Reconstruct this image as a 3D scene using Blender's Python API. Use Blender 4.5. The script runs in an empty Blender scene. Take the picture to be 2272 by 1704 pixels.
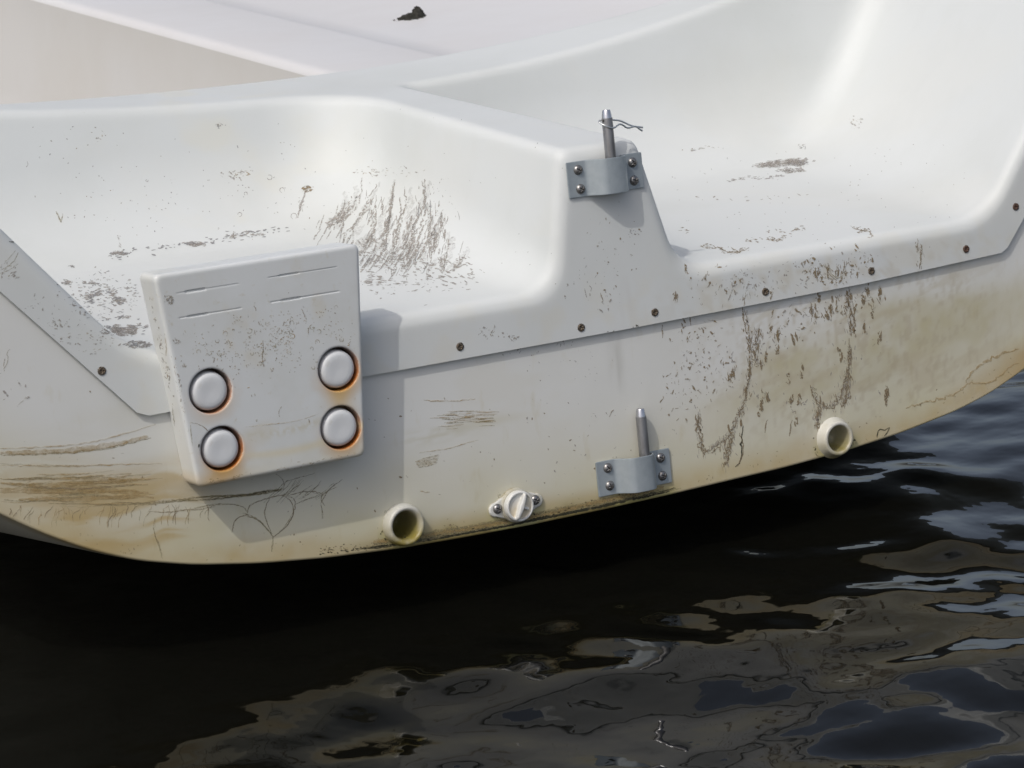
import bpy, bmesh, math, random
import numpy as np
from mathutils import Vector, Matrix
from mathutils.bvhtree import BVHTree

random.seed(7)
rng = np.random.default_rng(11)
C = bpy.context.scene.collection
S = bpy.context.scene

# ------------------------------------------------------------------ camera, sky, sun, exposure
# boat frame: X to starboard along the transom, Y forward (transom face at Y=0), Z up the transom.
F_PX, CX, CY = 6212.0, 1136.0, 852.0
psi, pit, rol = math.radians(27.45), math.radians(9.05), math.radians(5.79)
fw = np.array([math.sin(psi)*math.cos(pit), math.cos(psi)*math.cos(pit), -math.sin(pit)])
rt = np.array([math.cos(psi), -math.sin(psi), 0.0]); up = np.cross(rt, fw)
rt, up = rt*math.cos(rol)-up*math.sin(rol), rt*math.sin(rol)+up*math.cos(rol)
CAM = np.array([-1.22006, -2.13233, 0.48170])
TRIM = Matrix.Rotation(math.radians(-6.5), 4, 'X')      # the dinghy floats a little down by the bow

cd = bpy.data.cameras.new('camera'); cam = bpy.data.objects.new('camera', cd); C.objects.link(cam)
cd.sensor_width = 36; cd.lens = F_PX/2272*36; cd.clip_start = 0.05; cd.clip_end = 3000
m = Matrix(((rt[0], up[0], -fw[0], CAM[0]), (rt[1], up[1], -fw[1], CAM[1]), (rt[2], up[2], -fw[2], CAM[2]), (0, 0, 0, 1)))
cam.matrix_world = TRIM @ m
S.camera = cam
cd.dof.use_dof = True; cd.dof.focus_distance = 2.5; cd.dof.aperture_fstop = 22

travel = (TRIM.to_3x3() @ Vector((1.5, 1.0, -2.1))).normalized()
sl = bpy.data.lights.new('sun', 'SUN'); sl.energy = 1.5; sl.angle = math.radians(0.6); sl.color = (1, .965, .92)
sun = bpy.data.objects.new('sun', sl); C.objects.link(sun)
sun.rotation_mode = 'QUATERNION'; sun.rotation_quaternion = travel.to_track_quat('-Z', 'Y')
src = -travel
world = bpy.data.worlds.new('World'); S.world = world; world.use_nodes = True
nt = world.node_tree; sky = nt.nodes.new('ShaderNodeTexSky'); sky.sky_type = 'NISHITA'; sky.sun_disc = False
sky.sun_elevation = math.asin(src.z); sky.sun_rotation = math.atan2(src.x, src.y)
sky.dust_density = 4.0; sky.ozone_density = .7; sky.air_density = .8
bg = nt.nodes['Background']; bg.inputs['Strength'].default_value = 0.15
hs = nt.nodes.new('ShaderNodeHueSaturation'); hs.inputs['Saturation'].default_value = .68     # hazy air
nt.links.new(sky.outputs['Color'], hs.inputs['Color']); nt.links.new(hs.outputs['Color'], bg.inputs['Color'])
S.view_settings.view_transform = 'Standard'; S.view_settings.look = 'None'
S.view_settings.exposure = -0.06; S.view_settings.gamma = 1.0

# ------------------------------------------------------------------ helpers
def ray(x, y):
    d = fw + rt*(x-CX)/F_PX - up*(y-CY)/F_PX
    return d/np.linalg.norm(d)
def on_y(x, y, Y=0.0):
    d = ray(x, y); t = (Y-CAM[1])/d[1]; return CAM+d*t
def tag(o, label=None, cat=None, group=None, kind=None):
    for k, v in (('label', label), ('category', cat), ('group', group), ('kind', kind)):
        if v: o[k] = v
def link(name, me, parent=None, smooth=True):
    o = bpy.data.objects.new(name, me); C.objects.link(o)
    if parent: o.parent = parent
    if smooth and len(me.polygons): me.polygons.foreach_set('use_smooth', [True]*len(me.polygons))
    return o
def mesh(name, v, f, mats, mi=None):
    me = bpy.data.meshes.new(name)
    me.from_pydata([tuple(p) for p in v], [], [tuple(int(i) for i in q) for q in f]); 
    for mt in mats: me.materials.append(mt)
    if mi is not None: me.polygons.foreach_set('material_index', list(mi))
    me.update(); return me
def empty(name, mat=None, parent=None):
    o = bpy.data.objects.new(name, None); C.objects.link(o); o.empty_display_size = .1
    if mat: o.matrix_world = mat
    if parent: o.parent = parent
    return o

def _h(ix, iy, s):
    n = (ix*374761393 + iy*668265263 + s*974634777) & 0x7fffffff
    n = ((n ^ (n >> 13))*1274126177) & 0x7fffffff
    return ((n ^ (n >> 16)) & 0xffff)/65535.0
def vnoise(x, y, s=0):
    x = np.asarray(x, float); y = np.asarray(y, float)
    ix = np.floor(x).astype(np.int64); iy = np.floor(y).astype(np.int64); fx = x-ix; fy = y-iy
    fx = fx*fx*(3-2*fx); fy = fy*fy*(3-2*fy)
    return ((_h(ix, iy, s)*(1-fx)+_h(ix+1, iy, s)*fx)*(1-fy)+(_h(ix, iy+1, s)*(1-fx)+_h(ix+1, iy+1, s)*fx)*fy)
def fbm(x, y, s=0, o=4):
    a, t, w = 0.5, 0.0, 0.0
    for k in range(o):
        t = t+a*vnoise(np.asarray(x)*2**k, np.asarray(y)*2**k, s+k*17); w += a; a *= .5
    return t/w
def smooth(a, b, x):
    t = np.clip((np.asarray(x, float)-a)/(b-a), 0, 1); return t*t*(3-2*t)
def smax(a, b, r):
    return np.maximum(a, b)+np.maximum(r-np.abs(a-b), 0)**2/(4*r)
def smin(a, b, r): return -smax(-a, -b, r)

def surface_nets(fn, lo, hi, h, newton=3):
    """closed solid from a distance field: vertices put on the surface, quads between neighbouring cells"""
    h = np.array(h if hasattr(h, '__len__') else (h,)*3, float)
    n = [int(math.ceil((hi[i]-lo[i])/h[i]))+1 for i in range(3)]
    ax = [lo[i]+h[i]*np.arange(n[i]) for i in range(3)]
    D = np.empty(n, np.float32)
    for i in range(0, n[0], 24):
        X, Y, Z = np.meshgrid(ax[0][i:i+24], ax[1], ax[2], indexing='ij'); D[i:i+24] = fn(X, Y, Z)
    s = D < 0
    acc = np.zeros([k-1 for k in n]+[3], np.float32); cnt = np.zeros([k-1 for k in n], np.float32)
    for a in range(3):
        sl0 = [slice(None)]*3; sl1 = [slice(None)]*3; sl0[a] = slice(0, -1); sl1[a] = slice(1, None)
        A = D[tuple(sl0)]; B = D[tuple(sl1)]; cr = (A < 0) != (B < 0)
        t = np.where(cr, A/np.where(cr, A-B, 1), 0)
        b, c = [k for k in range(3) if k != a]
        for ob in (0, 1):
            for oc in (0, 1):
                s_ = [slice(None)]*3
                s_[b] = slice(ob, n[b]-1+ob); s_[c] = slice(oc, n[c]-1+oc)
                cc = cr[tuple(s_)]; cnt += cc
                acc[..., a] += np.where(cc, t[tuple(s_)], 0); acc[..., b] += cc*ob; acc[..., c] += cc*oc
    act = cnt > 0
    idx = -np.ones(act.shape, np.int64); idx[act] = np.arange(act.sum())
    ijk = np.argwhere(act)
    V = np.array(lo)+(ijk+acc[act]/cnt[act][:, None])*h
    Fs = []
    for a in range(3):
        b, c = (a+1) % 3, (a+2) % 3
        sl0 = [slice(None)]*3; sl1 = [slice(None)]*3; sl0[a] = slice(0, -1); sl1[a] = slice(1, None)
        for s_ in (sl0, sl1):
            s_[b] = slice(1, -1); s_[c] = slice(1, -1)
        A = s[tuple(sl0)]; B = s[tuple(sl1)]
        for sg in (0, 1):
            e = np.argwhere((A & ~B) if sg == 0 else (~A & B))
            if not len(e): continue
            e[:, b] += 1; e[:, c] += 1
            def cell(db, dc):
                q = e.copy(); q[:, b] += db; q[:, c] += dc; return idx[q[:, 0], q[:, 1], q[:, 2]]
            q = np.stack([cell(-1, -1), cell(0, -1), cell(0, 0), cell(-1, 0)], 1)
            if sg == 1: q = q[:, ::-1]
            Fs.append(q)
    Fc = np.concatenate(Fs)
    e = 2e-4
    for _ in range(newton):
        d = fn(V[:, 0], V[:, 1], V[:, 2])
        g = np.stack([fn(V[:, 0]+(e if k == 0 else 0), V[:, 1]+(e if k == 1 else 0), V[:, 2]+(e if k == 2 else 0))-d for k in range(3)], 1)/e
        st = g*(d/np.maximum((g*g).sum(1), .2))[:, None]
        st = np.clip(st, -h.max()*.5, h.max()*.5); V = V-st
    return V, Fc

def lathe(name, prof, mats, n=40, mi=None):
    """profile of (radius, out) turned about -Y (out = distance out of the transom)"""
    v, f, m_ = [], [], []
    for r, o in prof:
        for k in range(n):
            a = 2*math.pi*k/n; v.append((r*math.cos(a), -o, r*math.sin(a)))
    for i in range(len(prof)-1):
        for k in range(n):
            f.append((i*n+k, i*n+(k+1) % n, (i+1)*n+(k+1) % n, (i+1)*n+k)); m_.append(mi[i] if mi else 0)
    me = mesh(name, v, f, mats, m_)
    bm = bmesh.new(); bm.from_mesh(me); bmesh.ops.remove_doubles(bm, verts=bm.verts, dist=1e-6)
    bmesh.ops.recalc_face_normals(bm, faces=bm.faces); bm.to_mesh(me); bm.free(); return me

# ------------------------------------------------------------------ materials
def mat(name, col, rough=.4, metal=0.0, spec=.5, noise=None, attr=None, bump=None, alpha=None, coat=0):
    """noise=(scale, dark colour, lo, hi, stretch) blotches; attr = painted colour attribute; bump=(scale, strength)"""
    mt = bpy.data.materials.new(name); mt.use_nodes = True; t = mt.node_tree; p = t.nodes['Principled BSDF']
    p.inputs['Roughness'].default_value = rough; p.inputs['Metallic'].default_value = metal
    p.inputs['Specular IOR Level'].default_value = spec; p.inputs['Coat Weight'].default_value = coat
    tc = t.nodes.new('ShaderNodeTexCoord'); vec = tc.outputs['Object']
    if attr:
        a = t.nodes.new('ShaderNodeAttribute'); a.attribute_name = attr; c = a.outputs['Color']
    else:
        a = t.nodes.new('ShaderNodeRGB'); a.outputs[0].default_value = (*col, 1); c = a.outputs[0]
    for nz in (noise or []):
        sc, dark, lo, hi, st = nz
        mp = t.nodes.new('ShaderNodeMapping'); mp.inputs['Scale'].default_value = st; t.links.new(vec, mp.inputs['Vector'])
        n = t.nodes.new('ShaderNodeTexNoise'); n.inputs['Scale'].default_value = sc; n.inputs['Detail'].default_value = 6
        n.inputs['Roughness'].default_value = .6; t.links.new(mp.outputs[0], n.inputs['Vector'])
        r = t.nodes.new('ShaderNodeMapRange'); r.inputs['From Min'].default_value = lo; r.inputs['From Max'].default_value = hi
        t.links.new(n.outputs['Fac'], r.inputs['Value'])
        mx = t.nodes.new('ShaderNodeMix'); mx.data_type = 'RGBA'; mx.blend_type = 'MULTIPLY'
        t.links.new(r.outputs[0], mx.inputs['Factor']); t.links.new(c, mx.inputs['A']); mx.inputs['B'].default_value = (*dark, 1)
        c = mx.outputs['Result']
        rr = t.nodes.new('ShaderNodeMath'); rr.operation = 'MULTIPLY_ADD'; rr.inputs[1].default_value = .15; rr.inputs[2].default_value = rough
        t.links.new(r.outputs[0], rr.inputs[0]); t.links.new(rr.outputs[0], p.inputs['Roughness'])
    t.links.new(c, p.inputs['Base Color'])
    if bump:
        prev = None
        for bs, bst, bd in bump:
            n = t.nodes.new('ShaderNodeTexNoise'); n.inputs['Scale'].default_value = bs; n.inputs['Detail'].default_value = 3
            t.links.new(vec, n.inputs['Vector'])
            b = t.nodes.new('ShaderNodeBump'); b.inputs['Strength'].default_value = bst; b.inputs['Distance'].default_value = bd
            t.links.new(n.outputs['Fac'], b.inputs['Height'])
            if prev: t.links.new(prev, b.inputs['Normal'])
            prev = b.outputs[0]
        t.links.new(prev, p.inputs['Normal'])
    if alpha:
        sc, lo, hi, amax = alpha
        n = t.nodes.new('ShaderNodeTexNoise'); n.inputs['Scale'].default_value = sc; n.inputs['Detail'].default_value = 4
        n.inputs['Roughness'].default_value = .7; t.links.new(vec, n.inputs['Vector'])
        r = t.nodes.new('ShaderNodeMapRange'); r.inputs['From Min'].default_value = lo; r.inputs['From Max'].default_value = hi
        r.inputs['To Max'].default_value = amax; t.links.new(n.outputs['Fac'], r.inputs['Value'])
        t.links.new(r.outputs[0], p.inputs['Alpha'])
    return mt

U = (1, 1, 1)
GEL = (.60, .62, .61)
gelbump = [(9, .12, .004), (260, .05, .0004)]
M_cap = mat('gelcoat_moulding', GEL, .52, spec=.26, noise=[(5, (.93, .93, .915), .45, .75, U), (420, (.86, .84, .78), .66, .8, U)], attr='paint', bump=gelbump)
M_hull = mat('gelcoat_transom', GEL, .38, noise=[(6, (.93, .93, .91), .45, .75, U), (60, (.9, .86, .76), .6, .8, (1, 1, .35)), (500, (.75, .68, .52), .68, .8, U)], attr='paint', bump=gelbump)
M_pad = mat('pad_plastic', GEL, .33, noise=[(18, (.92, .91, .88), .45, .75, U), (160, (.84, .78, .66), .62, .8, U)], attr='paint', bump=[(30, .1, .002)])
M_cock = mat('cockpit_gelcoat', (.63, .625, .62), .45, noise=[(3, (.94, .93, .92), .4, .7, U)])
M_beige = mat('cockpit_beige', (.47, .46, .435), .5, noise=[(3, (.95, .94, .92), .4, .7, U)])
M_brown = mat('dirt_brown', (.27, .21, .13), .8, alpha=(700, .34, .6, .85))
M_grey = mat('dirt_grey', (.36, .33, .30), .8, alpha=(900, .3, .62, .8))
M_dark = mat('dirt_flake', (.27, .27, .27), .8, alpha=(500, .2, .5, .9))
M_olive = mat('algae_olive', (.31, .26, .14), .7, alpha=(500, .3, .62, .62))
M_film = mat('brown_film', (.42, .30, .13), .6, alpha=(110, .3, .7, .72))
M_gran = mat('grime_granular', (.34, .315, .28), .8, alpha=(430, .44, .56, .9))
M_granb = mat('weed_granular', (.24, .185, .11), .8, alpha=(380, .42, .54, .95))
M_smear = mat('grime_smear', (.40, .375, .34), .8, alpha=(300, .40, .75, .36))
M_black = mat('algae_black', (.03, .028, .012), .7, alpha=(400, .25, .55, .95))
M_strap = mat('anodised_strap', (.42, .465, .485), .45, .55, noise=[(60, (.8, .82, .84), .4, .7, U)], bump=[(500, .1, .0003)])
M_pin = mat('dull_steel', (.30, .30, .305), .42, .8, noise=[(120, (.55, .53, .5), .45, .7, (1, 1, .25))], bump=[(700, .25, .0004)])
M_tip = mat('bright_steel', (.55, .55, .57), .25, .95, bump=[(500, .1, .0003)])
M_bolt = mat('bolt_steel', (.27, .265, .26), .33, .85, noise=[(300, (.5, .45, .4), .45, .7, U)])
M_screw = mat('bronze_screw', (.17, .14, .105), .45, .6, noise=[(400, (.6, .5, .4), .4, .7, U)])
M_rusty = mat('rusty_screw', (.12, .07, .05), .6, .3, noise=[(500, (.6, .5, .4), .4, .7, U)])
M_wire = mat('clip_wire', (.62, .64, .63), .35, .9)
M_nylon = mat('white_nylon', (.74, .735, .70), .38, noise=[(70, (.86, .82, .70), .5, .75, U)], attr='paint')
M_cap2 = mat('cap_plastic', (.63, .645, .65), .42, noise=[(150, (.9, .88, .84), .6, .75, U)], bump=[(60, .15, .002)])
M_debris_hole = mat('leaf_litter', (.035, .032, .026), .9, noise=[(200, (.5, .55, .5), .4, .6, U)])

# ------------------------------------------------------------------ dirt painted on as thin flakes and strokes
OFF = [.0002]
class Dirt:
    """flakes and strokes of dried algae lying 0.2 mm proud of a surface; they join that surface's own mesh"""
    def __init__(s, hit): s.hit = hit; s.v = []; s.f = []; s.m = []
    def poly(s, pts, mi):
        OFF[0] = random.uniform(.00012, .0004)
        P = []
        for x, y in pts:
            h = s.hit(x, y)
            if h is None: return
            P.append(h)
        P = np.array(P)
        if (P.max(0)-P.min(0)).max() > .05: return
        b = len(s.v); s.v += [tuple(p) for p in P]; s.f.append(tuple(range(b, b+len(P)))); s.m.append(mi)
    def fleck(s, x, y, L, W, ang, mi):
        n = random.choice((5, 6, 7, 8)); ca, sa = math.cos(ang), math.sin(ang); pts = []
        for k in range(n):
            a = 2*math.pi*(k+random.uniform(-.25, .25))/n; r = random.uniform(.55, 1.1)
            u, w = L*.5*r*math.cos(a), W*.5*r*math.sin(a); pts.append((x+u*ca-w*sa, y+u*sa+w*ca))
        s.poly(pts[::-1], mi)
    def stroke(s, pts, w, mi, jit=1.0, step=5, taper=True):
        OFF[0] = random.uniform(.00012, .0004)
        P = np.array(pts, float)
        if len(P) > 2:                       # soften the corners
            for _ in range(2):
                Q = [P[0]]
                for a, b in zip(P[:-1], P[1:]): Q += [a*.75+b*.25, a*.25+b*.75]
                P = np.array(Q+[P[-1]])
        seg = np.linalg.norm(np.diff(P, axis=0), axis=1); L = seg.sum(); n = max(2, int(L/step)); cum = np.r_[0, np.cumsum(seg)]
        t = np.linspace(0, L, n+1); X = np.interp(t, cum, P[:, 0]); Y = np.interp(t, cum, P[:, 1])
        X = X+np.array([random.gauss(0, jit) for _ in t])*.6; Y = Y+np.array([random.gauss(0, jit) for _ in t])*.6
        dx = np.gradient(X); dy = np.gradient(Y); l = np.hypot(dx, dy)+1e-9
        prev = None
        for i in range(n+1):
            ww = w*.5*random.uniform(.55, 1.25)
            if taper: ww *= .25+.75*math.sin(math.pi*min(max((i+.5)/(n+1), 0), 1))**.6
            a = s.hit(X[i]-dy[i]/l[i]*ww, Y[i]+dx[i]/l[i]*ww); b = s.hit(X[i]+dy[i]/l[i]*ww, Y[i]-dx[i]/l[i]*ww)
            if a is None or b is None: prev = None; continue
            k = len(s.v); s.v += [tuple(a), tuple(b)]
            if prev is not None and np.linalg.norm(np.array(s.v[prev])-a) < .03: s.f.append((prev, prev+1, k+1, k)); s.m.append(mi)
            prev = k
    def along(s, pts, n, spread, L, W, ang, mi, dang=.35):
        P = np.array(pts, float); seg = np.linalg.norm(np.diff(P, axis=0), axis=1); cum = np.r_[0, np.cumsum(seg)]
        for _ in range(n):
            t = random.uniform(0, cum[-1]); x = np.interp(t, cum, P[:, 0]); y = np.interp(t, cum, P[:, 1])
            k = random.random()
            s.fleck(x+random.gauss(0, spread), y+random.gauss(0, spread), L*(.4+1.2*k), W*random.uniform(.5, 1.4), ang+random.gauss(0, dang), mi)
    def patch(s, cx, cy, rx, ry, n, L, W, ang, mi, dang=.3, tilt=0, clump=0):
        for _ in range(n):
            a = random.uniform(0, 2*math.pi); r = math.sqrt(random.random())*random.uniform(.6, 1)
            u, w = rx*r*math.cos(a), ry*r*math.sin(a)
            x = cx+u*math.cos(tilt)-w*math.sin(tilt); y = cy+u*math.sin(tilt)+w*math.cos(tilt)
            if clump and fbm(x/clump, y/clump, 3, 2) < .5: continue
            if random.random() < .35: s.fleck(x, y, L*random.choice((.8, 1.2, 1.8)), W*random.uniform(1.4, 2.6), ang+random.gauss(0, dang), GB if mi == BR else GN); continue
            s.fleck(x, y, L*random.choice((.3, .5, .7, 1, 1.5)), W*random.uniform(.4, 1.1), ang+random.gauss(0, dang), mi)

def with_dirt(name, V, Fc, mats, dirt, paint=None):
    n0 = len(V); V = [tuple(p) for p in V]+dirt.v
    Fc = [tuple(int(i) for i in q) for q in Fc]; nf = len(Fc)
    Fc += [tuple(n0+i for i in q) for q in dirt.f]
    me = mesh(name, V, Fc, mats, [0]*nf+[1+i for i in dirt.m])
    if paint is not None: set_paint(me, paint, n0)
    return me
def set_paint(me, cols, n0=None):
    a = me.color_attributes.new('paint', 'FLOAT_COLOR', 'POINT')
    full = np.ones((len(me.vertices), 4), np.float32); full[:, :3] = GEL
    full[:len(cols), :3] = cols
    a.data.foreach_set('color', full.ravel())
DM = [M_brown, M_grey, M_dark, M_olive, M_film, M_black, M_gran, M_granb, M_smear]     # indices for dirt
BR, GR, DK, OL, FI, BK, GN, GB, SM = range(9)

# ================================================================== BOAT
boat = empty('sailing_dinghy', TRIM)
tag(boat, 'stained white fibreglass sailing dinghy seen at its stern, floating on dark water', 'boat')

# ---- hull shell with the flat transom -------------------------------------------------------
BX = np.array([-.80, -.75, -.69, -.64, -.581, -.545, -.509, -.471, -.423, -.366, -.307, -.242, -.176, -.107, -.036, .037, .112, .162, .23, .294, .36, .4, .442, .51, .58, .65, .72, .78])
BZ = np.array([.385, .26, .168, .116, .072, .048, .028, .012, -.001, -.011, -.018, -.023, -.0255, -.027, -.027, -.0262, -.0245, -.0235, -.020, -.014, -.004, .006, .022, .055, .098, .155, .26, .40])
def zb(x):
    s = 0
    for o in (-.012, -.006, 0, .006, .012): s = s+np.interp(np.asarray(x)+o, BX, BZ)
    return s/5
def paint_hull(x, z):
    """albedo of the transom with its yellowed lower edge, smears and runs"""
    n = len(x); col = np.tile(np.array((.645, .65, .625)), (n, 1))
    h = z-zb(x)
    def over(c, a): 
        nonlocal col
        a = np.clip(a, 0, 1)[:, None]; col = col*(1-a)+np.array(c)*a
    nz = fbm(x*22, z*22, 5); nf = fbm(x*70, z*70, 9); ns = fbm(x*8, z*90+fbm(x*9, z*9, 2)*5, 21)
    over((.56, .53, .39), (1-smooth(.0, .115, h))*(.6+.8*nz))
    over((.46, .36, .18), (1-smooth(.0, .028, h+.02*(nz-.5)))*(.3+.7*nf))
    le = smooth(-.45, -.56, x)                                     # left bilge, brown smears running aft
    over((.44, .34, .17), le*smooth(.14, .06, z)*(.25+.75*smooth(.42, .6, ns))*.85)
    le2 = smooth(-.36, -.45, x)*smooth(.012, .03, z)*smooth(.10, .07, z)
    over((.45, .34, .16), le2*(.2+.8*smooth(.4, .6, ns))*.85)
    # right hand swathes, greenish beige, climbing to the right
    for (x0, x1, z0, k, w, a) in ((.10, .47, .070, .05, .020, .7), (.05, .42, .036, .10, .016, .55), (.20, .45, .113, -.10, .012, .55), (.12, .44, .045, .06, .034, .35)):
        c = z0+k*(x-x0)+.012*(nz-.5); over((.47, .43, .28), np.exp(-((z-c)/w)**2)*smooth(x0, x0+.06, x)*smooth(x1, x1-.03, x)*(.3+1.1*nf)*a)
    over((.42, .30, .14), smooth(.33, .46, x)*smooth(.045, .012, h+.03*(nf-.5))*(.3+.7*nz))
    over((.55, .46, .28), np.exp(-((x-.06)/.05)**2-((z-.02)/.01)**2)*0)
    # olive fringe between the left drain and the lower pintle
    fr = smooth(-.30, -.2, x)*smooth(.05, .0, x)
    over((.13, .10, .025), fr*smooth(.012, .004, h+.010*(nf-.5))*.97)
    over((.36, .29, .12), fr*smooth(.024, .004, h+.014*(nf-.5))*.65)
    for cx, cz, r in ((-.231, -.003, .026), (.22, -.006, .03), (-.121, -.009, .034), (0.01, -.018, .04)):
        d = np.hypot(x-cx, z-cz); over((.40, .38, .16), smooth(r, r*.7, d+.01*(nf-.5))*smooth(cz+.006, cz-.014, z)*.7)
    rg = np.exp(-((x-.26)/.16)**4-((z-.07)/.07)**4)
    over((.46, .41, .29), rg*smooth(.50, .72, fbm((x-.5*z)*26, (z-.25*x)*80, 41))*.6)
    over((.42, .37, .27), rg*smooth(.56, .70, fbm(x*240, z*120, 43))*.5)
    # pale rubbed smears on the bare middle of the transom
    over((.52, .50, .40), np.exp(-((x+.185)/.035)**2-((z-.068)/.007)**2)*smooth(.35, .65, fbm(x*60, z*300, 4))*.75)
    over((.50, .47, .33), np.exp(-((x+.135)/.03)**2-((z-.070)/.004)**2)*.4)
    over((.52, .52, .49), np.exp(-((x+.005)/.008)**2)*smooth(.05, .1, z)*smooth(.14, .11, z)*smooth(.3, .7, fbm(x*200, z*20, 8))*.9)
    over((.60, .58, .50), smooth(.52, .7, fbm(x*14, z*30, 33))*.25)
    return col

FIT = [(-.2315, -.0035, .0150), (.2172, -.0058, .0135)]      # drain tubes: x, z, hole radius
st = .003
xs = np.arange(-.80, .7801, st); NR = 110
V, Fc = [], []
EX = [-.80, -.557, -.4575, -.448, 0, .26, .4225, .430, .458, .60, .80]; EZ = [.525, .246, .1325, .1285, .1295, .1325, .1385, .1425, .175, .34, .56]
zz = zb(xs); top = np.minimum(np.interp(xs, EX, EZ)+.022, .2945+np.where(xs > 0, .25, .14)*xs**2-.004); top = np.maximum(top, zz+.0008)
gx = []; gz = []
for j in range(NR+1):
    t = j/NR; gz.append(zz+(top-zz)*t**1.0); gx.append(xs)
gx = np.array(gx); gz = np.array(gz)
gz = np.maximum(gz, zz[None, :])
nx = len(xs)
V = np.stack([gx.ravel(), np.zeros(gx.size), gz.ravel()], 1)
hole = np.zeros(gx.shape, bool)
for cx, cz, r in FIT: hole |= np.hypot(gx-cx, gz-cz) < r
for j in range(NR):
    for i in range(nx-1):
        if hole[j, i] or hole[j, i+1] or hole[j+1, i] or hole[j+1, i+1]: continue
        Fc.append((j*nx+i, j*nx+i+1, (j+1)*nx+i+1, (j+1)*nx+i))
paintT = paint_hull(V[:, 0], V[:, 2])
# rounded lower edge, then the bottom swept forward
rows = [(.0010, -.0006), (.0025, -.0012), (.006, -.0015)]
def hull_wide(y): t = y/3.5; return (1+.28*math.sin(min(t*2.2, 1.5708)))*(1-max(0, (t-.45)/.55)**2.2*.97)
ys = [.03, .08, .16, .3, .5, .8, 1.2, 1.7, 2.2, 2.7, 3.1, 3.35, 3.5]
base = 0; prev = list(range(nx)); Vl = [V]; k = len(V); pl = [paintT]
edgec = paint_hull(xs, zz+.001)
for yy, dz in rows:
    Vl.append(np.stack([xs, np.full(nx, yy), zz+dz], 1)); cur = list(range(k, k+nx)); k += nx
    for i in range(nx-1): Fc.append((prev[i+1], prev[i], cur[i], cur[i+1]))
    prev = cur; pl.append(edgec)
cb = np.tile(np.array((.62, .60, .50)), (nx, 1))
for yy in ys:
    t = yy/3.5; wide = hull_wide(yy)
    deep = -.035*math.sin(math.pi*min(t*1.3, 1)); rise = .33*max(0, (t-.5)/.5)**2
    z = zz-.0015+deep+rise*(1-(zz-zz.min())/.4)
    Vl.append(np.stack([xs*wide, np.full(nx, yy), z+smooth(.03, .35, zz)*.113*yy], 1)); cur = list(range(k, k+nx)); k += nx
    for i in range(nx-1): Fc.append((prev[i+1], prev[i], cur[i], cur[i+1]))
    prev = cur; pl.append(cb)
V = np.concatenate(Vl); P = np.concatenate(pl)

# dirt on the transom plane
def hit_transom(x, y):
    p = on_y(x, y, -OFF[0])
    return p if p[2] > float(zb(p[0]))+.0012 else None
dT = Dirt(hit_transom)
D = dT
down = math.radians(84)
# right side: brown scribbles of dried weed
main = [[(1655, 690), (1664, 760), (1662, 830), (1655, 880)], [(1655, 880), (1640, 930), (1618, 965), (1590, 990)], [(1625, 960), (1615, 1010), (1610, 1030)],
        [(1590, 985), (1560, 1010), (1548, 960), (1552, 915)], [(1880, 650), (1888, 700), (1890, 745)], [(1885, 765), (1884, 800), (1878, 850)],
        [(1878, 830), (1868, 880), (1840, 905), (1815, 895), (1803, 860)], [(1818, 900), (1812, 940), (1815, 950)], [(1880, 850), (1878, 885), (1870, 900)], [(1680, 730), (1676, 790), (1682, 810)]]
for p in main:
    D.stroke(p, 14, SM, 3.0, 5); D.stroke(p, 3, GB, 4.0, 4); D.stroke([(x+random.gauss(0, 5), y+4) for x, y in p], 3, GB, 3, 4); D.along(p, 20, 5, 16, 1.9, down, BR, .22); D.along(p, 22, 8, 12, 1.9, down, GR, .25); D.along(p, 8, 5, 24, 4.5, down, GB, .2)
D.stroke([(1648, 945), (1645, 990), (1648, 1010), (1640, 1030), (1633, 1035)], 4, BK, 1.5); D.stroke([(1642, 960), (1648, 985), (1650, 1010), (1636, 1034)], 3.5, BR, 1.5)
D.stroke([(1946, 972), (1950, 950), (1962, 956), (1972, 948)], 2.5, BK, 1); D.stroke([(1962, 968), (1970, 958), (1974, 948)], 2.2, BK, 1)
D.stroke([(1752, 968), (1755, 940), (1758, 932)], 3, BR, 1); D.stroke([(1697, 960), (1699, 940), (1703, 930)], 3, BR, 1)
for x, y, n, L in ((1727, 740, 16, 26), (1726, 770, 10, 18), (1762, 750, 6, 26), (1800, 690, 10, 22), (1844, 680, 14, 20), (1840, 690, 10, 22), (1916, 660, 12, 26), (1925, 640, 12, 24), (1953, 655, 12, 30), (1938, 690, 10, 20),
                   (1953, 745, 10, 24), (1918, 720, 10, 26), (1868, 790, 10, 16), (1862, 780, 8, 14), (1967, 870, 26, 16), (1968, 885, 20, 14), (1630, 820, 14, 22), (1622, 832, 12, 18), (1695, 880, 10, 22), (1703, 878, 8, 22), (1757, 890, 8, 20), (1775, 885, 5, 22), (1768, 930, 10, 16), (1690, 905, 8, 18), (1778, 820, 8, 14), (1750, 840, 8, 18), (1820, 660, 12, 14), (1884, 655, 20, 16), (1710, 725, 6, 18), (1700, 790, 6, 20)):
    D.along([(x, y-8), (x-2, y+12)], max(3, n//3), 2.0, L*.9, 7.0, down, GB, .15); D.along([(x, y-10), (x-2, y+14)], n//2, 3.0, L*.5, 2.2, down, BR)
D.patch(1560, 800, 90, 130, 100, 9, 2.2, down, BR, .8); D.patch(1600, 780, 120, 60, 120, 7, 2, down, GR, .9, clump=30)
D.patch(1760, 800, 230, 170, 170, 8, 2.2, down, GR, .8, clump=40); D.patch(1750, 720, 260, 50, 90, 8, 2.2, down, BR, .9, tilt=-.19, clump=36)
D.patch(1860, 680, 110, 30, 60, 12, 2.6, down, BR, .5, tilt=-.19); D.patch(1500, 870, 50, 90, 40, 8, 2, down, BR, .7)
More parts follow.
